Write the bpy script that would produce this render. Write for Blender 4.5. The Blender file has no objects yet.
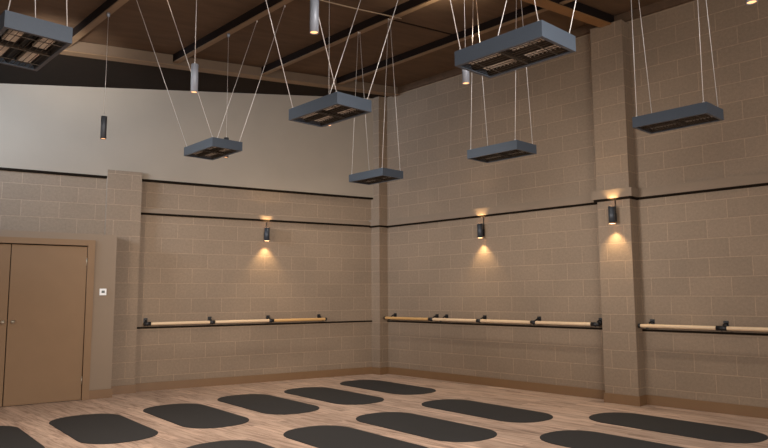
import bpy, bmesh, math, random
from mathutils import Vector, Matrix
random.seed(7)
S = bpy.context.scene
COL = S.collection
PI = math.pi

# ------------------------------------------------------------------ constants
TH = -0.23424          # the left wall is not square to the right one
ROOF0, SLOPE = 4.782, 0.12           # underside of the purlins, rising towards the right wall
BOARD = 0.11                        # boards sit this much above it
def roof(x, d=0.0): return ROOF0 + SLOPE * x + d
PURLINS = [-1.39, -2.78, -4.11, -5.45, -6.80, -8.15, -9.50]

# ------------------------------------------------------------------ materials
MATS = {}
def new_mat(name):
    m = bpy.data.materials.new(name); m.use_nodes = True
    nt = m.node_tree; b = nt.nodes['Principled BSDF']
    MATS[name] = m
    return m, nt, b
def N(nt, t, **kw):
    n = nt.nodes.new(t)
    for k, v in kw.items():
        if k in n.inputs: n.inputs[k].default_value = v
        else: setattr(n, k, v)
    return n
def rgba(c): return (c[0], c[1], c[2], 1.0)
def mixc(nt, fac, a, b, mode='MIX'):
    n = nt.nodes.new('ShaderNodeMix'); n.data_type = 'RGBA'; n.blend_type = mode
    for sock, v in ((n.inputs[0], fac), (n.inputs[6], a), (n.inputs[7], b)):
        if hasattr(v, 'is_linked'): nt.links.new(v, sock)
        else: sock.default_value = v if not isinstance(v, tuple) else (v if len(v) == 4 else rgba(v))
    return n.outputs[2]
def plain(name, col, rough=0.5, metal=0.0, var=0.12, scale=30.0, bump=0.05, spec=0.5):
    m, nt, b = new_mat(name)
    tc = N(nt, 'ShaderNodeTexCoord')
    no = N(nt, 'ShaderNodeTexNoise', Scale=scale, Detail=4.0)
    nt.links.new(tc.outputs['Object'], no.inputs['Vector'])
    dark = tuple(c * (1 - var) for c in col); lite = tuple(min(1, c * (1 + var)) for c in col)
    nt.links.new(mixc(nt, no.outputs['Fac'], dark, lite), b.inputs['Base Color'])
    b.inputs['Roughness'].default_value = rough; b.inputs['Metallic'].default_value = metal
    b.inputs['Specular IOR Level'].default_value = spec
    if bump:
        bp = N(nt, 'ShaderNodeBump', Strength=bump, Distance=0.002)
        nt.links.new(no.outputs['Fac'], bp.inputs['Height']); nt.links.new(bp.outputs['Normal'], b.inputs['Normal'])
    return m
def emit(name, col, strength):
    m, nt, b = new_mat(name)
    b.inputs['Base Color'].default_value = rgba(col)
    b.inputs['Emission Color'].default_value = rgba(col)
    b.inputs['Emission Strength'].default_value = strength
    return m

def block_mat(name, col, uoff=0.0):
    m, nt, b = new_mat(name)
    uv = N(nt, 'ShaderNodeUVMap', uv_map='UV')
    mp = N(nt, 'ShaderNodeMapping'); mp.inputs['Location'].default_value = (uoff, 0.012, 0)
    nt.links.new(uv.outputs['UV'], mp.inputs['Vector'])
    # a little wobble so that the joints are not ruled
    wob = N(nt, 'ShaderNodeTexNoise', Scale=3.0, Detail=2.0)
    nt.links.new(mp.outputs['Vector'], wob.inputs['Vector'])
    ws = N(nt, 'ShaderNodeVectorMath', operation='SCALE'); ws.inputs['Scale'].default_value = 0.006
    nt.links.new(wob.outputs['Color'], ws.inputs[0])
    wa = N(nt, 'ShaderNodeVectorMath', operation='ADD')
    nt.links.new(mp.outputs['Vector'], wa.inputs[0]); nt.links.new(ws.outputs['Vector'], wa.inputs[1])
    br = N(nt, 'ShaderNodeTexBrick')
    br.offset = 0.5; br.offset_frequency = 2; br.squash = 1.0
    br.inputs['Scale'].default_value = 1.0
    br.inputs['Brick Width'].default_value = 0.45
    br.inputs['Row Height'].default_value = 0.2175
    br.inputs['Mortar Size'].default_value = 0.0055
    br.inputs['Mortar Smooth'].default_value = 0.35
    br.inputs['Bias'].default_value = 0.0
    br.inputs['Color1'].default_value = (0.95, 0.95, 0.95, 1); br.inputs['Color2'].default_value = (1.04, 1.04, 1.04, 1)
    br.inputs['Mortar'].default_value = (1.33, 1.31, 1.28, 1)
    nt.links.new(wa.outputs['Vector'], br.inputs['Vector'])
    big = N(nt, 'ShaderNodeTexNoise', Scale=1.3, Detail=5.0)
    nt.links.new(uv.outputs['UV'], big.inputs['Vector'])
    fine = N(nt, 'ShaderNodeTexNoise', Scale=85.0, Detail=6.0, Roughness=0.75)
    nt.links.new(uv.outputs['UV'], fine.inputs['Vector'])
    c = mixc(nt, 1.0, rgba(col), br.outputs['Color'], 'MULTIPLY')
    v = mixc(nt, big.outputs['Fac'], (0.82, 0.82, 0.83), (1.16, 1.15, 1.13))
    c = mixc(nt, 1.0, c, v, 'MULTIPLY')
    f = mixc(nt, fine.outputs['Fac'], (0.78, 0.78, 0.78), (1.2, 1.2, 1.2))
    c = mixc(nt, 1.0, c, f, 'MULTIPLY')
    grit = N(nt, 'ShaderNodeTexNoise', Scale=32.0, Detail=3.0, Roughness=0.7)
    nt.links.new(uv.outputs['UV'], grit.inputs['Vector'])
    gr = N(nt, 'ShaderNodeMapRange'); gr.inputs['From Min'].default_value = 0.3; gr.inputs['From Max'].default_value = 0.7
    nt.links.new(grit.outputs['Fac'], gr.inputs['Value'])
    g2 = mixc(nt, gr.outputs[0], (0.90, 0.90, 0.90), (1.10, 1.10, 1.10))
    c = mixc(nt, 1.0, c, g2, 'MULTIPLY')
    nt.links.new(c, b.inputs['Base Color'])
    b.inputs['Roughness'].default_value = 0.62
    b.inputs['Specular IOR Level'].default_value = 0.35
    inv = N(nt, 'ShaderNodeMath', operation='MULTIPLY_ADD')
    inv.inputs[1].default_value = -1.0; inv.inputs[2].default_value = 1.0
    nt.links.new(br.outputs['Fac'], inv.inputs[0])
    b1 = N(nt, 'ShaderNodeBump', Strength=0.45, Distance=0.004)
    nt.links.new(inv.outputs[0], b1.inputs['Height'])
    b2 = N(nt, 'ShaderNodeBump', Strength=0.35, Distance=0.003)
    nt.links.new(fine.outputs['Fac'], b2.inputs['Height']); nt.links.new(b1.outputs['Normal'], b2.inputs['Normal'])
    nt.links.new(b2.outputs['Normal'], b.inputs['Normal'])
    return m

def floor_mat():
    m, nt, b = new_mat('plank_floor')
    tc = N(nt, 'ShaderNodeTexCoord')
    sep = N(nt, 'ShaderNodeSeparateXYZ'); nt.links.new(tc.outputs['Object'], sep.inputs[0])
    cmb = N(nt, 'ShaderNodeCombineXYZ')
    nt.links.new(sep.outputs['Y'], cmb.inputs['X']); nt.links.new(sep.outputs['X'], cmb.inputs['Y'])
    br = N(nt, 'ShaderNodeTexBrick'); br.offset = 0.37; br.offset_frequency = 2
    br.inputs['Scale'].default_value = 1.0
    br.inputs['Brick Width'].default_value = 1.22; br.inputs['Row Height'].default_value = 0.15
    br.inputs['Mortar Size'].default_value = 0.0012; br.inputs['Mortar Smooth'].default_value = 0.3
    br.inputs['Color1'].default_value = (0, 0, 0, 1); br.inputs['Color2'].default_value = (1, 1, 1, 1)
    br.inputs['Mortar'].default_value = (0.1, 0.1, 0.1, 1)
    nt.links.new(cmb.outputs[0], br.inputs['Vector'])
    mp = N(nt, 'ShaderNodeMapping'); mp.inputs['Scale'].default_value = (2.4, 24.0, 1.0)
    nt.links.new(cmb.outputs[0], mp.inputs['Vector'])
    # shift the grain from plank to plank
    sh = N(nt, 'ShaderNodeVectorMath', operation='ADD')
    nt.links.new(mp.outputs[0], sh.inputs[0])
    sc = N(nt, 'ShaderNodeVectorMath', operation='SCALE'); sc.inputs['Scale'].default_value = 7.0
    nt.links.new(br.outputs['Color'], sc.inputs[0]); nt.links.new(sc.outputs['Vector'], sh.inputs[1])
    g = N(nt, 'ShaderNodeTexNoise', Scale=1.0, Detail=6.0, Roughness=0.62, Distortion=0.6)
    nt.links.new(sh.outputs['Vector'], g.inputs['Vector'])
    rp = N(nt, 'ShaderNodeValToRGB')
    e = rp.color_ramp.elements
    e[0].position = 0.30; e[0].color = (0.145, 0.088, 0.062, 1)
    e[1].position = 0.72; e[1].color = (0.60, 0.455, 0.365, 1)
    x = e.new(0.45); x.color = (0.39, 0.275, 0.212, 1)
    x = e.new(0.56); x.color = (0.50, 0.365, 0.288, 1)
    nt.links.new(g.outputs['Fac'], rp.inputs['Fac'])
    tint = mixc(nt, br.outputs['Color'], (0.80, 0.79, 0.78), (1.12, 1.10, 1.08))
    c = mixc(nt, 1.0, rp.outputs['Color'], tint, 'MULTIPLY')
    seam = mixc(nt, br.outputs['Fac'], c, (0.12, 0.08, 0.06))
    nt.links.new(seam, b.inputs['Base Color'])
    b.inputs['Roughness'].default_value = 0.48
    b.inputs['Specular IOR Level'].default_value = 0.4
    bp = N(nt, 'ShaderNodeBump', Strength=0.12, Distance=0.002)
    nt.links.new(g.outputs['Fac'], bp.inputs['Height']); nt.links.new(bp.outputs['Normal'], b.inputs['Normal'])
    return m

def wood_mat(name, a, bcol, axis=0, rough=0.4, spec=0.5, stretch=(1.5, 30, 30)):
    m, nt, b = new_mat(name)
    tc = N(nt, 'ShaderNodeTexCoord'); mp = N(nt, 'ShaderNodeMapping')
    s = list(stretch)
    if axis == 1: s = [s[1], s[0], s[2]]
    if axis == 2: s = [s[1], s[2], s[0]]
    mp.inputs['Scale'].default_value = s
    nt.links.new(tc.outputs['Object'], mp.inputs['Vector'])
    g = N(nt, 'ShaderNodeTexNoise', Scale=1.0, Detail=5.0, Distortion=0.4)
    nt.links.new(mp.outputs[0], g.inputs['Vector'])
    nt.links.new(mixc(nt, g.outputs['Fac'], a, bcol), b.inputs['Base Color'])
    b.inputs['Roughness'].default_value = rough; b.inputs['Specular IOR Level'].default_value = spec
    return m

WALLC = (0.240, 0.174, 0.120)
M_blockR = block_mat('painted_blocks_right', WALLC, 0.13)
M_blockL = block_mat('painted_blocks_left', WALLC, 0.05)
M_paint = plain('wall_paint', tuple(0.9 * v for v in WALLC), 0.7, var=0.08, scale=8, bump=0.1)
M_plaster = plain('smooth_wall_paint', (0.315, 0.260, 0.202), 0.55, var=0.05, scale=3, bump=0.05, spec=0.3)
M_box = plain('boxing_paint', (0.245, 0.182, 0.130), 0.6, var=0.04, scale=4, bump=0.05, spec=0.2)
M_door = plain('door_paint', (0.240, 0.150, 0.086), 0.6, var=0.05, scale=5, bump=0.05, spec=0.15)
M_base = plain('skirting_paint', (0.185, 0.100, 0.045), 0.5, var=0.08, scale=9)
M_gapshade = plain('dark_gap_shade', (0.013, 0.009, 0.006), 0.95, var=0.2, spec=0.05)  # near-black, carries the shade under bands and behind barres; also backs the doors
M_floor = floor_mat()
M_mat = plain('rubber_mat', (0.026, 0.0262, 0.027), 0.66, var=0.25, scale=220, bump=0.3, spec=0.2)
M_board = wood_mat('ceiling_board', (0.064, 0.040, 0.025), (0.138, 0.083, 0.050), 0, 0.75, 0.2, (2, 9, 9))
M_purlin = wood_mat('painted_beam', (0.009, 0.006, 0.005), (0.016, 0.010, 0.008), 1, 0.8, 0.1)
M_flange = plain('brown_beam_paint', (0.19, 0.120, 0.066), 0.6, var=0.1, scale=12)
M_bayshade = plain('painted_bay_shade', (0.020, 0.014, 0.010), 0.9, var=0.2, scale=14, spec=0.1)  # near-black so that the unlit ceiling bay reads as shade
M_rlit = plain('lit_rafter_brown', (0.24, 0.125, 0.052), 0.6, var=0.1, scale=12, spec=0.2)  # raised brown carries the warm light on this rafter's underside
M_rafter = plain('pale_beam_paint', (0.150, 0.106, 0.074), 0.6, var=0.08, scale=10, spec=0.2)
M_case = plain('blue_grey_enamel', (0.056, 0.070, 0.092), 0.42, metal=0.25, var=0.1, scale=140, bump=0.12)
M_inner = plain('blackened_reflector', (0.028, 0.022, 0.017), 0.35, metal=0.7, var=0.3, scale=40)
M_elem = plain('ceramic_element', (0.56, 0.51, 0.44), 0.4, metal=0.0, var=0.25, scale=60)
M_grille = plain('grille_wire', (0.060, 0.048, 0.036), 0.4, metal=0.7)
M_wire = plain('steel_wire', (0.62, 0.58, 0.56), 0.4, metal=0.35)
M_lead = plain('white_cable', (0.62, 0.60, 0.60), 0.5)
M_graph = plain('graphite_metal', (0.045, 0.050, 0.060), 0.42, metal=0.3, var=0.08, bump=0.0)
M_silver = plain('brushed_grey_metal', (0.20, 0.215, 0.25), 0.45, metal=0.25, var=0.08, bump=0.0)
M_lens = emit('warm_lamp_lens', (0.90, 0.66, 0.42), 0.55)
M_sclens = emit('warm_sconce_lens', (1.0, 0.78, 0.55), 1.2)
M_black = plain('black_bracket', (0.018, 0.018, 0.020), 0.4, metal=0.4)
M_beech = wood_mat('pale_beech', (0.60, 0.42, 0.26), (0.74, 0.55, 0.36), 1, 0.38)
M_beechx = wood_mat('pale_beech_left', (0.60, 0.42, 0.26), (0.74, 0.55, 0.36), 0, 0.38)
M_honey = wood_mat('honey_beech', (0.50, 0.28, 0.10), (0.62, 0.37, 0.15), 1, 0.38)
M_honeyx = wood_mat('honey_beech_left', (0.50, 0.28, 0.10), (0.62, 0.37, 0.15), 0, 0.38)
M_white = plain('white_plastic', (0.78, 0.78, 0.78), 0.35, var=0.02, bump=0)
M_lcd = plain('grey_display', (0.12, 0.13, 0.12), 0.2, var=0.05, bump=0)
M_brass = plain('satin_nickel', (0.62, 0.56, 0.46), 0.28, metal=0.9, var=0.05, bump=0)
M_cond = plain('pale_conduit', (0.36, 0.27, 0.18), 0.5, metal=0.2)

# ------------------------------------------------------------------ mesh helpers
class MB:
    """collects shapes, then links them as ONE mesh object; UVs are in metres"""
    def __init__(s): s.v = []; s.f = []; s.uv = []; s.mi = []; s.sm = []
    def face(s, pts, mat=0, uv=None, smooth=False):
        i = len(s.v); s.v += [tuple(p) for p in pts]
        s.f.append(tuple(range(i, i + len(pts))))
        if uv is None:
            n = (Vector(pts[1]) - Vector(pts[0])).cross(Vector(pts[2]) - Vector(pts[0]))
            a = max(range(3), key=lambda k: abs(n[k]))
            uv = [((p[1], p[2]) if a == 0 else (p[0], p[2]) if a == 1 else (p[0], p[1])) for p in pts]
        s.uv.append(uv); s.mi.append(mat); s.sm.append(smooth)
    def box(s, x0, x1, y0, y1, z0, z1, mat=0, top=None):
        """top(x,y) may give a sloping top"""
        if x0 > x1: x0, x1 = x1, x0
        if y0 > y1: y0, y1 = y1, y0
        T = (lambda x, y: z1) if top is None else top
        B = lambda x, y: z0 if not callable(z0) else z0(x, y)
        a, b, c, d = [(x, y, B(x, y)) for x, y in ((x0, y0), (x1, y0), (x1, y1), (x0, y1))]
        e, f, g, h = [(x, y, T(x, y)) for x, y in ((x0, y0), (x1, y0), (x1, y1), (x0, y1))]
        for q in ((d, c, b, a), (e, f, g, h), (a, b, f, e), (b, c, g, f), (c, d, h, g), (d, a, e, h)): s.face(q, mat)
        return s
    def tube(s, pts, r, n=10, mat=0, cap=True, smooth=True):
        pts = [Vector(p) for p in pts]; rings = []
        rr = r if isinstance(r, (list, tuple)) else [r] * len(pts)
        prev = None
        for k, p in enumerate(pts):
            t = (pts[min(k + 1, len(pts) - 1)] - pts[max(k - 1, 0)]).normalized()
            if prev is None:
                up = Vector((0, 0, 1)) if abs(t.z) < 0.9 else Vector((1, 0, 0))
                u = t.cross(up).normalized()
            else:
                u = (prev - t * prev.dot(t)).normalized()
            prev = u; w = t.cross(u)
            rings.append([p + (u * math.cos(2 * PI * i / n) + w * math.sin(2 * PI * i / n)) * rr[k] for i in range(n)])
        for k in range(len(rings) - 1):
            for i in range(n):
                j = (i + 1) % n
                s.face((rings[k][i], rings[k][j], rings[k + 1][j], rings[k + 1][i]), mat, smooth=smooth)
        if cap:
            s.face(list(reversed(rings[0])), mat); s.face(rings[-1], mat)
        return s
    def lathe(s, prof, c=(0, 0, 0), n=20, mat=0, smooth=True):
        """prof: list of (r,z)"""
        R = []
        for r, z in prof:
            R.append([(c[0] + r * math.cos(2 * PI * i / n), c[1] + r * math.sin(2 * PI * i / n), c[2] + z) for i in range(n)])
        for k in range(len(R) - 1):
            for i in range(n):
                j = (i + 1) % n
                s.face((R[k][i], R[k][j], R[k + 1][j], R[k + 1][i]), mat, smooth=smooth)
        if prof[0][0] > 1e-6: s.face(list(reversed(R[0])), mat)
        if prof[-1][0] > 1e-6: s.face(R[-1], mat)
        return s
    def build(s, name, mats, parent=None, loc=(0, 0, 0), rz=0.0, bevel=0.0):
        me = bpy.data.meshes.new(name)
        me.from_pydata(s.v, [], s.f)
        ul = me.uv_layers.new(name='UV')
        k = 0
        for fuv in s.uv:
            for q in fuv: ul.data[k].uv = q; k += 1
        if not isinstance(mats, (list, tuple)): mats = [mats]
        for m in mats: me.materials.append(m)
        for p, mi, sm in zip(me.polygons, s.mi, s.sm): p.material_index = mi; p.use_smooth = sm
        bm = bmesh.new(); bm.from_mesh(me)
        bmesh.ops.remove_doubles(bm, verts=bm.verts, dist=1e-5)
        bmesh.ops.recalc_face_normals(bm, faces=bm.faces)
        bm.to_mesh(me); bm.free()
        o = bpy.data.objects.new(name, me); COL.objects.link(o)
        o.location = loc; o.rotation_euler = (0, 0, rz)
        if parent: o.parent = parent
        if bevel:
            md = o.modifiers.new('bevel', 'BEVEL'); md.width = bevel; md.segments = 2; md.limit_method = 'ANGLE'
        return o
def tag(o, label, cat, group=None):
    o['label'] = label; o['category'] = cat
    if group: o['group'] = group
    return o
def thing(name, label, cat, loc, rz=0.0, group=None):
    o = bpy.data.objects.new(name, None); COL.objects.link(o); o.empty_display_size = 0.1
    o.location = loc; o.rotation_euler = (0, 0, rz)
    return tag(o, label, cat, group)
def struct(o):
    o['kind'] = 'structure'; return o
def copy_tree(o, parent=None):
    c = o.copy(); COL.objects.link(c)
    if parent: c.parent = parent
    for ch in list(o.children): copy_tree(ch, c)
    return c
# left wall frame: a = along the wall (0 at the corner, negative to the left), off = out from the wall
EL = Vector((math.cos(TH), math.sin(TH), 0)); NL = Vector((math.sin(TH), -math.cos(TH), 0))
WO = 0.142                                   # distance of the left wall's line from the origin
def LW(a, off, z): return EL * a + NL * (off + WO) + Vector((0, 0, z))
LO = NL * WO

# ------------------------------------------------------------------ the room
COLD = 0.19                                   # depth of the pilasters on the right wall
rb = MB()
rb.box(0, 0.25, -10.6, 0.4, 0, ROOF0 + 0.15)
rb.box(-COLD, 0, -0.306, 0.1, 0, ROOF0 + 0.0)                  # half pilaster in the corner
rb.box(-COLD, 0, -4.724, -4.30, 0, ROOF0 - 0.03)             # full pilaster
rb.box(-COLD, 0, -9.2, -8.76, 0, ROOF0 - 0.03)                # the next one along, out of the frame
struct(rb.build('wall_right', M_blockR))

# left wall: blocks up to 3 m, smooth panelling above, in its own frame (local y = -off)
lb = MB()
lb.box(-9.9, 0.3, 0.0, 0.25, 0, 3.02)
lb.box(-4.425, -3.97, -0.10, 0.0, 0, 3.08)
struct(lb.build('wall_left', M_blockL, loc=LO, rz=TH))
up = MB()
def left_top(x, y): return ROOF0 + SLOPE * (x * math.cos(TH) - (y - WO) * math.sin(TH)) + 0.0
up.box(-9.9, 0.0, -0.06, 0.0, 2.995, 0, 0, top=left_top)
up.box(-9.9, 0.3, 0.0, 0.25, 3.02, 0, 0, top=lambda x, y: left_top(x, y) + 0.12)
struct(up.build('wall_upper', M_plaster, loc=LO, rz=TH))
# dark strip painting the shade beneath the panelling
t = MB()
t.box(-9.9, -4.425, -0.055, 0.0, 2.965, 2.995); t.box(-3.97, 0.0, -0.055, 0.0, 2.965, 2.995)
struct(t.build('trim_1', M_gapshade, loc=LO, rz=TH))

# string course: projecting band with a dark strip of painted shade below it
t = MB()
t.box(-3.97, -0.05, -0.050, 0.0, 2.512, 2.57)
struct(t.build('trim_2', M_paint, loc=LO, rz=TH))
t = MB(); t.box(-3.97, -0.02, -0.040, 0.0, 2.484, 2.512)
struct(t.build('trim_3', M_gapshade, loc=LO, rz=TH))
t = MB()
for y0, y1, d in ((-4.30, -0.306, 0), (-0.356, 0.0, COLD), (-4.774, -4.25, COLD), (-8.76, -4.724, 0)):
    t.box(-d - 0.05, -d + (0.0 if d == 0 else COLD), y0, y1, 2.50, 2.607)
struct(t.build('trim_4', M_paint))
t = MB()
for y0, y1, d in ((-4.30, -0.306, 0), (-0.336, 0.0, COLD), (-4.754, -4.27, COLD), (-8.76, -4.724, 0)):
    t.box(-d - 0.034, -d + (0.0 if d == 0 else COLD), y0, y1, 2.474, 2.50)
struct(t.build('trim_5', M_gapshade))
# thin dark strips in place of the shade behind the barres
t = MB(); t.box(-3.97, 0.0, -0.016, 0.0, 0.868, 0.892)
struct(t.build('trim_6', M_gapshade, loc=LO, rz=TH))
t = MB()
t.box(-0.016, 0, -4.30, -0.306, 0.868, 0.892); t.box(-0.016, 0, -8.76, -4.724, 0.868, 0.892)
struct(t.build('trim_7', M_gapshade))

# skirtings
BH = 0.115
t = MB()
for y0, y1, d in ((-4.30, -0.306, 0), (-0.306, 0.05, COLD), (-4.724, -4.30, COLD), (-8.76, -4.724, 0)):
    t.box(-d - 0.014, -d, y0, y1, 0, BH)
for y in (-0.306, -4.724): t.box(-COLD - 0.014, 0, y - 0.014, y, 0, BH)
t.box(-COLD - 0.014, 0, -4.30, -4.286, 0, BH)
struct(t.build('baseboard_right', M_base))
BX0, BX1, BOFF, BTOP = -9.9, -4.31, 0.35, 2.145     # boxed partition round the doors
t = MB()
t.box(-3.97, 0.0, -0.014, 0, 0, BH); t.box(BX1, -3.956, -0.114, -0.10, 0, BH); t.box(-3.97, -3.956, -0.10, 0, 0, BH)
struct(t.build('baseboard_left', M_base, loc=LO, rz=TH))
t = MB()
t.box(-4.58, BX1 + 0.014, -BOFF - 0.014, -BOFF, 0, BH); t.box(BX1, BX1 + 0.014, -BOFF, -0.10, 0, BH)
BOXED = [struct(t.build('baseboard_partition', M_base, loc=LO, rz=TH))]

# boxed partition with a pair of doors
DR, DG, DH = -4.666, -5.545, 1.988
DL = DG - (DR - DG)
t = MB()
t.box(DR + 0.04, BX1, -BOFF, 0.12, 0, BTOP); t.box(BX0, DL - 0.04, -BOFF, 0.12, 0, BTOP)
t.box(DL - 0.04, DR + 0.04, -BOFF, 0.12, DH + 0.03, BTOP); t.box(DL - 0.04, DR + 0.04, -BOFF + 0.12, 0.12, 0, DH + 0.03)
BOXED.append(struct(t.build('wall_partition', M_box, loc=LO, rz=TH)))
t = MB()
FW = 0.085
t.box(DR, DR + FW, -BOFF - 0.018, -BOFF + 0.1, 0, DH + FW - 0.01)
t.box(DL - FW, DL, -BOFF - 0.018, -BOFF + 0.1, 0, DH + FW - 0.01)
t.box(DL, DR, -BOFF - 0.018, -BOFF + 0.1, DH, DH + FW - 0.01)
BOXED.append(struct(t.build('trim_8', M_door, loc=LO, rz=TH)))
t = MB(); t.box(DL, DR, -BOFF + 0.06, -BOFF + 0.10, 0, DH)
BOXED.append(struct(t.build('trim_9', M_gapshade, loc=LO, rz=TH)))
for k, (a0, a1, hx, kx) in enumerate(((DL + 0.004, DG - 0.005, DL, DG - 0.052), (DG + 0.005, DR - 0.006, DR, DG + 0.056))):
    d = MB(); d.box(a0, a1, -0.045, 0.0, 0.006, DH - 0.014)
    o = struct(d.build('door_%d' % (k + 1), M_door, loc=LW(0, BOFF - 0.055, 0), rz=TH, bevel=0.002))
    BOXED.append(o)
    kb = MB()
    for i in range(10): pass
    prof = [(0.017, 0.0), (0.017, 0.006), (0.008, 0.010), (0.008, 0.028), (0.020, 0.034), (0.024, 0.046), (0.020, 0.058), (0.0, 0.062)]
    pts = [(kx, -0.045 - z, 1.02) for r, z in prof]
    kb.tube(pts, [max(r, 0.0005) for r, z in prof], n=14)
    kb.build('door_knob', M_brass, o)
    for hz in (0.25, 1.78):
        h = MB(); h.tube([(hx - (0.008 if k else -0.008), -0.05, hz - 0.05), (hx - (0.008 if k else -0.008), -0.05, hz + 0.05)], 0.007, 8)
        h.build('hinge', M_brass, o)

# floor
f = MB(); f.face([(-10.5, -10.6, 0), (0.1, -10.6, 0), (0.1, 0.1, 0), (-10.5, 2.1, 0)])
f.box(-10.5, 0.1, -10.6, 0.3, -0.2, -0.002)
struct(f.build('floor', M_floor))

# ceiling boards, purlins and rafters
c = MB()
def slab(mb, x0, x1, y0, y1, d0, d1, mat=0):
    mb.box(x0, x1, y0, y1, lambda x, y: roof(x, d0), 0, mat, top=lambda x, y: roof(x, d1))
YB0, YB1 = -10.6, 2.0
xs = [0.1] + PURLINS
for i in range(len(xs) - 1): slab(c, xs[i + 1], xs[i], YB0, YB1, BOARD, BOARD + 0.08)
struct(c.build('ceiling', M_board))
k = 10
for x in PURLINS:
    # the purlin stops at the left wall, whose line runs at an angle
    yw = -0.60
    p = MB(); slab(p, x - 0.036, x + 0.036, YB0, yw, 0.012, BOARD, 0); slab(p, x - 0.038, x + 0.038, YB0, yw, 0.0, 0.012, 1)
    struct(p.build('trim_%d' % k, [M_purlin, M_flange])); k += 1
p = MB(); slab(p, -0.055, 0.02, YB0, -0.0, 0.0, BOARD)
struct(p.build('trim_%d' % k, M_board)); k += 1
# rafter close to the left wall, paler, with a bottom flange
p = MB()
slab(p, -9.6, -0.02, -0.64, -0.56, -0.025, BOARD - 0.005, 0); slab(p, -9.6, -0.02, -0.655, -0.515, -0.037, -0.025, 1)
struct(p.build('trim_%d' % k, [M_rafter, M_flange])); k += 1
# near-black slab for the shade between that rafter and the left wall
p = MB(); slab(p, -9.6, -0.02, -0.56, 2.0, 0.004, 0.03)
struct(p.build('trim_%d' % k, M_bayshade)); k += 1
# rafter landing on the pilaster of the right wall
p = MB()
slab(p, -9.6, -COLD + 0.1, -4.585, -4.455, -0.015, BOARD - 0.005, 0); slab(p, -9.6, -COLD + 0.1, -4.595, -4.445, -0.03, -0.015, 1)
struct(p.build('trim_%d' % k, [M_purlin, M_rlit])); k += 1
# thin conduit crossing below the purlins
cd = MB(); cd.tube([(x, -3.31 + 0.02 * math.sin(x * 3), roof(x, -0.012)) for x in (-4.2, -3.8, -3.4, -3.0, -2.72)], 0.0065, 8)
tag(cd.build('ceiling_conduit', M_cond), 'thin pale conduit crossing under the brown ceiling boards between two beams', 'conduit')

# dark board joint carrying on beyond the conduit
p = MB(); slab(p, -2.73, -1.43, -3.02, -2.995, BOARD - 0.006, BOARD)
struct(p.build('trim_%d' % k, M_purlin)); k += 1

# ------------------------------------------------------------------ yoga mats
ML, MW, MR_, MROT = 1.708, 0.723, 0.325, -0.078
def mat_mesh():
    def loop(ins, z):
        P = []
        for q, (sx, sy) in enumerate(((1, 1), (-1, 1), (-1, -1), (1, -1))):
            for i in range(15):
                a = q * PI / 2 + i / 14 * PI / 2
                r = MR_ - ins
                P.append((sx * (MW / 2 - MR_) + r * math.cos(a), sy * (ML / 2 - MR_) + r * math.sin(a), z))
        return P
    m = MB(); A, B, C = loop(0, 0), loop(0, 0.004), loop(0.0015, 0.0055)
    n = len(A)
    for X, Y in ((A, B), (B, C)):
        for i in range(n): j = (i + 1) % n; m.face((X[i], X[j], Y[j], Y[i]), smooth=True)
    m.face(C); m.face(list(reversed(A)))
    return m
GM = 'dark rounded yoga mats laid out on the plank floor'
mats = [(-6.16, -1.34, 'dark rounded mat in front of the doors, cut by the left edge of the photo'),
        (-5.15, -1.39, 'dark rounded mat nearest the thermostat, second from left in the back row'),
        (-4.15, -1.43, 'dark rounded mat below the left end of the left wall barre'),
        (-3.15, -1.37, 'dark rounded mat in the middle of the back row, below the left wall sconce'),
        (-2.17, -1.45, 'dark rounded mat second from the room corner in the back row'),
        (-1.12, -1.40, 'dark rounded mat closest to the corner where the two walls meet'),
        (-4.81, -3.66, 'dark rounded mat mostly below the bottom edge, leftmost of the middle row'),
        (-3.80, -3.73, 'dark rounded mat second from left in the middle row, cut by the bottom edge'),
        (-2.81, -3.66, 'dark rounded mat wholly in view, third from left in the middle row'),
        (-1.66, -3.56, 'dark rounded mat of the middle row lying nearest the long barre wall'),
        (-2.29, -5.62, 'dark rounded mat at bottom right, cut by the bottom edge of the photo'),
        (-1.10, -5.47, 'dark rounded mat beside the wall at the foot of the block pilaster')]
m0 = mat_mesh().build('yoga_mat', M_mat)
for i, (x, y, lab) in enumerate(mats):
    o = m0 if i == 0 else m0.copy()
    if i: COL.objects.link(o)
    o.location = (x, y, 0.0005); o.rotation_euler = (0, 0, MROT)
    tag(o, lab, 'yoga mat', GM)

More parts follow.
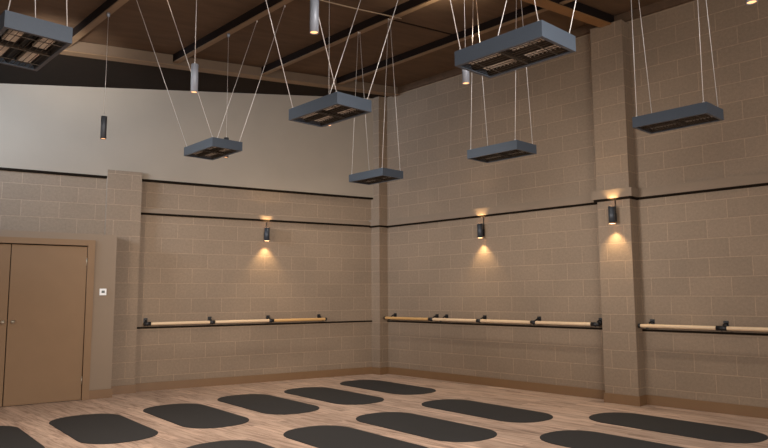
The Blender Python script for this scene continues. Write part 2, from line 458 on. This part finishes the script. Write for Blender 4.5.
# ------------------------------------------------------------------ infrared heaters
HL, HW, HH = 0.575, 0.313, 0.085
def heater(x, y, z, rot, label, wires):
    """x,y,z = nearest bottom corner; wires = list of (local x, local y, dx, y shift of the top) with top on the purlins"""
    cx, cy = 0.5 * HW, 0.5 * HL
    ca, sa = math.cos(rot), math.sin(rot)
    root = thing('infrared_heater', label, 'heater', (x + ca * cx - sa * cy, y + sa * cx + ca * cy, z), rot, 'heaters hanging on steel wires')
    a, b = HW / 2, HL / 2; w = 0.004
    m = MB()
    m.box(-a, a, -b, -b + w, 0, HH); m.box(-a, a, b - w, b, 0, HH)
    m.box(-a, -a + w, -b + w, b - w, 0, HH); m.box(a - w, a, -b + w, b - w, 0, HH)
    m.box(-a + w, a - w, -b + w, b - w, HH - w, HH)
    l = 0.016                                        # rolled lip round the opening
    m.box(-a + w, a - w, -b + w, -b + w + l, 0.0, 0.004); m.box(-a + w, a - w, b - w - l, b - w, 0.0, 0.004)
    m.box(-a + w, -a + w + l, -b + w + l, b - w - l, 0.0, 0.004); m.box(a - w - l, a - w, -b + w + l, b - w - l, 0.0, 0.004)
    for sy in (-1, 1):                               # rivets on the two long-end faces
        for sx in (-0.12, -0.04, 0.06): m.lathe([(0.004, 0.0), (0.004, 0.002), (0.0, 0.003)], (sx, sy * (b - 0.02), HH), 8)
    m.build('casing', M_case, root)
    r = MB()                                         # reflector troughs
    for sx in (-1, 1):
        x0 = sx * 0.073
        for sgn in (-1, 1):
            r.face([(x0 + sgn * 0.030, -b + w, 0.062), (x0 + sgn * 0.068, -b + w, 0.012), (x0 + sgn * 0.068, b - w, 0.012), (x0 + sgn * 0.030, b - w, 0.062)])
        r.face([(x0 - 0.030, -b + w, 0.062), (x0 - 0.030, b - w, 0.062), (x0 + 0.030, b - w, 0.062), (x0 + 0.030, -b + w, 0.062)])
    r.box(-a + w, a - w, -0.018, 0.018, 0.012, 0.060)
    r.build('reflector', M_inner, root)
    for sx in (-1, 1):
        for sy in (-1, 1):
            e = MB()
            x0, y0 = sx * 0.073, sy * 0.142
            e.box(x0 - 0.012, x0 + 0.012, y0 - 0.112, y0 + 0.112, 0.044, 0.052)
            for i in range(9):
                yy = y0 + (i - 4) * 0.0265
                e.tube([(x0 - 0.034, yy, 0.034), (x0 + 0.034, yy, 0.034)], 0.0085, 10)
            e.build('heating_element', M_elem, root)
    g = MB()
    for i in range(11):
        xx = (i - 5) * 0.027
        g.tube([(xx, -b + w, 0.008), (xx, b - w, 0.008)], 0.0020, 5, cap=False)
    for yy in (-0.19, 0.0, 0.19): g.tube([(-a + w, yy, 0.0055), (a - w, yy, 0.0055)], 0.0025, 6, cap=False)
    g.build('grille', M_grille, root)
    cb = MB()                                        # cable gland and lead on top
    cb.box(-0.05, 0.05, b - 0.13, b - 0.03, HH, HH + 0.022)
    cb.tube([(0.0, b - 0.13, HH + 0.012), (0.02, b - 0.18, HH + 0.018), (0.06, b - 0.22, HH + 0.014), (0.10, b - 0.20, HH + 0.012), (0.13, b - 0.10, HH + 0.012)], 0.004, 6)
    cb.build('cable_box', M_lead, root)
    inv = Matrix.Rotation(-rot, 3, 'Z')
    rl = Vector(root.location)
    for (lx, ly, tx, ty) in wires:
        px = Vector((lx * (a - 0.018), ly * (b - 0.03), HH))
        wpos = Matrix.Rotation(rot, 3, 'Z') @ px + rl
        top = Vector((tx, wpos.y + ty, roof(tx, 0.004)))
        tl = inv @ (top - rl)
        wr = MB(); wr.tube([px, tl], 0.0026, 6)
        wr.lathe([(0.0, -0.001), (0.008, 0.0), (0.009, 0.006), (0.004, 0.012), (0.0, 0.012)], px, 8)
        wr.lathe([(0.007, -0.016), (0.007, 0.0)], tl, 8)
        wr.build('suspension_wire', M_wire, root)
    return root
P1, P2, P3, P4, P5 = PURLINS[0], PURLINS[1], PURLINS[2], PURLINS[3], PURLINS[4]
def splay(xl, xr): return [(sx, sy, xl if sx < 0 else xr, 0.0) for sy in (-1, 1) for sx in (-1, 1)]
def joined(x): return [(sx, sy, x - 0.03 + 0.010 * sx, 0.0) for sy in (-1, 1) for sx in (-1, 1)]
heater(-7.018, -4.826, 2.625, 0.0, 'blue-grey box heater at top left, cut by the photo corner, its slatted underside largest',
       [(sx, sy, -6.80 if sx > 0 else -6.83, 0.0) for sy in (-1, 1) for sx in (-1, 1)])
heater(-4.863, -2.980, 2.690, -0.022, 'smallest left heater on splayed wires in front of the smooth upper left wall', splay(-5.40, -4.06))
heater(-5.038, -4.966, 2.618, -0.021, 'blue-grey box heater on splayed wires, just left of the room corner', splay(-5.48, -4.14))
heater(-2.951, -3.251, 2.620, -0.019, 'dark slim heater on paired wires hanging right in front of the room corner', joined(P2))
heater(-5.073, -6.587, 2.599, -0.029, 'largest whole heater at top right centre, underside mesh and pale ribs in view', splay(-5.48, -4.14))
heater(-2.946, -4.984, 2.623, -0.013, 'heater in front of right block wall, below the big one at top', joined(P2))
heater(-2.858, -6.584, 2.640, -0.031, 'rightmost heater on paired wires, to the right of the tall block pilaster', joined(P2))

# ------------------------------------------------------------------ pendant lamps
GP = 'slim cylinder pendant lamps hanging from the ceiling beams'
lamp_pos = []
def pendant(x, y, zb, label, body):
    root = thing('pendant_lamp', label, 'pendant lamp', (x, y, zb), 0, GP)
    R, Hh = 0.0275, 0.225
    m = MB(); m.lathe([(R - 0.004, 0.006), (R - 0.003, 0.0), (R, 0.0), (R, Hh - 0.002), (R - 0.002, Hh), (0.0, Hh)], n=24)
    sh = m.build('shade', body, root)
    l = MB(); l.lathe([(0.0, 0.005), (R - 0.004, 0.005)], n=20); l.build('lens', M_lens, sh)
    zt = roof(x) - zb
    c = MB(); c.tube([(0, 0, Hh), (0, 0, zt)], 0.0019, 6); c.lathe([(0.006, Hh), (0.004, Hh + 0.018), (0.002, Hh + 0.02)], n=8)
    c.build('cord', M_wire, root)
    h = MB(); h.lathe([(0.003, zt - 0.045), (0.014, zt - 0.035), (0.018, zt - 0.02), (0.018, zt)], n=12); h.build('ceiling_hook', M_silver, root)
    lamp_pos.append((x, y, zb))
pendant(-5.447, -1.915, 2.85, 'black pendant lamp hanging in front of the pale upper wall above the doors', M_graph)
pendant(-5.45, -3.735, 2.892, 'grey pendant lamp above and left of the smallest heater', M_silver)
pendant(-5.475, -5.27, 2.90, 'grey pendant lamp at top centre, its upper half cut off by the photo edge', M_silver)
pendant(-4.11, -1.935, 2.856, 'pendant lamp hidden behind the smallest heater, only its tip and cord visible', M_graph)
pendant(-4.105, -5.336, 2.88, 'grey pendant lamp half hidden by the largest whole heater at top right', M_silver)
pendant(-4.11, -3.74, 2.87, 'pendant lamp hidden behind the heater left of the corner, only its cord visible', M_silver)
pendant(-4.095, -7.26, 2.858, 'pendant lamp at the far top right edge, only its glowing tip in view', M_silver)

# ------------------------------------------------------------------ wall sconces
GS = 'black up-and-down wall sconces'
sc_lights = []
def sconce(P, rz, label):
    """local: x along the wall, y pointing into the wall (wall at y=0)"""
    root = thing('wall_sconce', label, 'wall lamp', P, rz, GS)
    off = 0.085; R, h = 0.041, 0.105
    m = MB(); m.lathe([(R - 0.004, -h + 0.008), (R - 0.003, -h), (R, -h), (R, h), (R - 0.003, h), (R - 0.004, h - 0.008)], (0, -off, 0), 24)
    lbody = m.build('lamp_body', M_graph, root)
    b = MB(); b.box(-0.022, 0.022, -0.016, 0, -0.075, 0.03); b.box(-0.011, 0.011, -off + R - 0.006, -0.014, -0.045, -0.005)
    b.build('wall_bracket', M_black, root, bevel=0.003)
    for s in (-1, 1):
        l = MB(); l.lathe([(0.0, s * (h + 0.001)), (R - 0.004, s * (h + 0.001))], (0, -off, 0), 20); l.build('lens', M_sclens, lbody)
    cnd = MB(); cnd.tube([(0.014, -0.012, 0.02), (0.014, -0.012, 2.47 - P[2])], 0.006, 8); cnd.build('conduit', M_black, root)
    w = Vector(P) + Matrix.Rotation(rz, 3, 'Z') @ Vector((0, -off, 0))
    sc_lights.append((w, h))
sconce(LW(-2.082, 0, 2.278), TH, 'black cylinder sconce glowing on the left wall above the barre')
sconce((0, -2.361, 2.262), -PI / 2, 'black cylinder sconce glowing on the long right wall left of the pilaster')
sconce((-COLD, -4.53, 2.283), -PI / 2, 'black cylinder sconce glowing on the tall block pilaster')

# ------------------------------------------------------------------ ballet barres
OFFB, ZB, RB = 0.15, 0.94, 0.022
def barre(P, rz, label, rails, brackets, caps, mats_):
    """local x along the wall, wall at y=0, room towards -y"""
    root = thing('ballet_barre', label, 'ballet barre', P, rz, 'wooden ballet barres on black wall brackets')
    for (a, b), mt in zip(rails, mats_):
        m = MB(); m.tube([(a, -OFFB, ZB), (a + 0.01, -OFFB, ZB), (b - 0.01, -OFFB, ZB), (b, -OFFB, ZB)], [RB - 0.002, RB, RB, RB - 0.002], 18)
        m.build('rail', mt, root)
    for x, sl in brackets:
        m = MB()
        m.box(x - 0.026, x + 0.026, -0.012, 0, ZB - 0.015, ZB + 0.075)
        m.tube([(x, -0.01, ZB + 0.045), (x, -0.05, ZB + 0.046), (x, -0.085, ZB + 0.030), (x, -0.115, ZB - 0.005), (x, -OFFB, ZB - 0.026)], 0.011, 10)
        if sl <= 0.02: m.box(x - sl, x + sl, -OFFB - 0.016, -OFFB + 0.016, ZB - 0.034, ZB - RB + 0.002)
        bo = m.build('bracket', M_black, root)
        if sl > 0.02:
            m = MB(); m.tube([(x - sl, -OFFB, ZB), (x + sl, -OFFB, ZB)], RB + 0.005, 18)
            m.build('coupling_sleeve', M_black, bo)
    for x in caps:
        m = MB(); m.tube([(x - 0.014, -OFFB, ZB), (x - 0.012, -OFFB, ZB), (x + 0.012, -OFFB, ZB), (x + 0.014, -OFFB, ZB)], [RB - 0.003, RB + 0.004, RB + 0.004, RB - 0.003], 18)
        m.build('end_cap', M_black, root)
    return root
barre(LO, TH, 'wooden ballet barre along the left wall under its single sconce',
      [(-3.865, -2.935), (-2.935, -2.023), (-2.023, -1.10)],
      [(-3.84, 0.045), (-2.93, 0.038), (-2.018, 0.038), (-1.15, 0.014)], [-1.094], [M_beechx, M_beechx, M_honeyx])
# right wall: local x = -y
barre((0, 0, 0), -PI / 2, 'wooden ballet barre on the right wall between corner and tall pilaster',
      [(0.40, 1.39), (1.39, 2.345), (2.345, 3.27), (3.27, 4.21)],
      [(0.49, 0.012), (1.42, 0.045), (1.62, 0.012), (2.355, 0.038), (3.28, 0.038), (4.185, 0.055)], [0.392], [M_honey, M_beech, M_beech, M_beech])
barre((0, 0, 0), -PI / 2, 'wooden ballet barre starting right of the pilaster and leaving the frame',
      [(4.765, 5.66), (5.66, 6.59), (6.59, 7.52)],
      [(4.85, 0.012), (5.675, 0.055), (6.59, 0.038), (7.46, 0.014)], [4.757, 7.53], [M_beech, M_beech, M_beech])

# ------------------------------------------------------------------ thermostat
th = thing('thermostat', 'small white square thermostat on the boxing right of the brown doors', 'thermostat', LW(-4.462, BOFF, 1.338), TH)
m = MB(); m.box(-0.042, 0.042, -0.022, 0, 0, 0.088); m.build('housing', M_white, th, bevel=0.004)
m = MB(); m.box(-0.020, 0.020, -0.0235, -0.021, 0.030, 0.062); m.build('display', M_lcd, th)
BOXED.append(th)
# the boxing stands slightly askew to the block wall behind it
PV, PHI = LW(BX1, BOFF, 0), 0.080
for o in BOXED:
    o.location = PV + Matrix.Rotation(PHI, 3, 'Z') @ (Vector(o.location) - PV)
    o.rotation_euler.z += PHI

# ------------------------------------------------------------------ lights
def spot(name, loc, d, energy, col, ang, blend, size=0.02):
    l = bpy.data.lights.new(name, 'SPOT'); l.energy = energy; l.color = col
    l.spot_size = math.radians(ang); l.spot_blend = blend; l.shadow_soft_size = size
    o = bpy.data.objects.new(name, l); COL.objects.link(o); o.location = loc
    o.rotation_euler = Vector(d).to_track_quat('-Z', 'Y').to_euler(); return o
def area(name, loc, d, energy, col, sx, sy):
    l = bpy.data.lights.new(name, 'AREA'); l.energy = energy; l.color = col; l.shape = 'RECTANGLE'; l.size = sx; l.size_y = sy
    o = bpy.data.objects.new(name, l); COL.objects.link(o); o.location = loc
    o.rotation_euler = Vector(d).to_track_quat('-Z', 'Y').to_euler(); return o
WARM = (1.0, 0.70, 0.36)
for i, (w, h) in enumerate(sc_lights):
    spot('sconce_down', w + Vector((0, 0, -h - 0.018)), (0, 0, -1), 20, WARM, 92, 0.8, 0.016)
    spot('sconce_up', w + Vector((0, 0, h + 0.018)), (0, 0, 1), 13, WARM, 92, 0.8, 0.016)
HALL = [(-4.11, -9.0, 2.9), (-5.45, -7.1, 2.9), (-6.80, -7.1, 2.9), (-6.80, -1.92, 2.9), (-8.15, -3.74, 2.9), (-8.15, -7.1, 2.9)]
for x, y, z in lamp_pos + HALL:
    spot('pendant_down', (x, y, z - 0.004), (0, 0, -1), 88, (1.0, 0.88, 0.77), 142, 1.0, 0.03)
# the rest of the hall: daylight from high windows at the left, then added fill lamps
hw = area('high_window', (-9.2, 0.2, 3.5), (1, 0.17, 0.05), 70, (0.62, 0.78, 1.0), 1.2, 0.9)
hw.data.spread = math.radians(64)
spot('added_uplight', (-6.3, -2.0, 3.3), (0.75, 1.36, 0.78), 210, (1.0, 0.95, 0.88), 46, 1.0, 0.1)  # added spot, brightens the left end of the rafter
# unseen warm uplights added to brighten the purlins, above the frame
spot('added_uplight', (-2.84, -4.55, 3.75), (0.05, 0.30, 1), 110, (1.0, 0.86, 0.64), 95, 0.9, 0.05)
spot('added_uplight', (-5.5, -3.2, 3.55), (0.02, 0.3, 1), 42, (1.0, 0.84, 0.64), 95, 0.8, 0.05)
def beam(name, a, b, energy, col, ang): spot(name, a, Vector(b) - Vector(a), energy, col, ang, 1.0, 0.9)
for y, en in ((-1.5, 340), (-3.5, 1180), (-5.4, 560)):
    beam('added_side_fill', (-8.7, -2.9, 2.2), (0, y, 2.25), en, (1.0, 0.96, 0.91), 32)  # aimed spots added to brighten the middle of the right wall
for a, en in ((-2.9, 420), (-1.0, 420)):
    beam('added_side_fill', (-8.7, -2.9, 2.2), LW(a, 0, 1.9), en, (1.0, 0.88, 0.74), 38)  # more added spots, raking across the left wall
for a, en in ((-5.0, 400), (-3.0, 540), (-0.9, 560)):
    beam('added_hall_fill', (-6.6, -9.9, 2.5), LW(a, 0, 2.05), en, (1.0, 0.92, 0.84), 36)  # spots added behind the camera to lift the left wall
for y in (-0.9, -2.6, -4.0, -5.5, -7.2):
    spot('ceiling_downlight', (-1.75, y, 4.42), (0.10, 0, -1), 84, (1.0, 0.92, 0.82), 88, 1.0, 0.04)
for a in (-3.7, -2.2, -0.8):
    P = LW(a, 1.2, 0); spot('ceiling_downlight', (P.x, P.y, roof(P.x) - 0.1), NL * -0.06 + Vector((0, 0, -1)), 36, (1.0, 0.92, 0.82), 88, 1.0, 0.04)
area('added_hall_area', (-6.6, -9.9, 2.3), (0.16, 0.98, -0.06), 215, (0.98, 0.93, 0.88), 3.6, 1.2)  # broad soft fill added behind the camera
W = bpy.data.worlds.new('hall_air'); S.world = W; W.use_nodes = True
bg = W.node_tree.nodes['Background']; bg.inputs[0].default_value = (0.92, 0.88, 0.84, 1); bg.inputs[1].default_value = 0.40

# ------------------------------------------------------------------ camera
cam = bpy.data.cameras.new('camera'); co = bpy.data.objects.new('camera', cam); COL.objects.link(co)
cam.sensor_fit = 'HORIZONTAL'; cam.sensor_width = 36.0; cam.lens = 649.39 / 768 * 36.0
cam.clip_start = 0.05; cam.clip_end = 100
pitch, roll, yaw = 0.108345, -0.005718, 0.800374
F = Vector((math.cos(pitch) * math.cos(yaw), math.cos(pitch) * math.sin(yaw), math.sin(pitch)))
R = Vector((math.sin(yaw), -math.cos(yaw), 0)); U = R.cross(F)
R2 = R * math.cos(roll) + U * math.sin(roll); U2 = U * math.cos(roll) - R * math.sin(roll)
mw = Matrix(((R2.x, U2.x, -F.x, -7.80493), (R2.y, U2.y, -F.y, -8.26629), (R2.z, U2.z, -F.z, 1.32591), (0, 0, 0, 1)))
co.matrix_world = mw
S.camera = co
vs = S.view_settings
vs.view_transform = 'Standard'; vs.look = 'None'; vs.gamma = 1.0; vs.exposure = 0.14; vs.use_curve_mapping = False
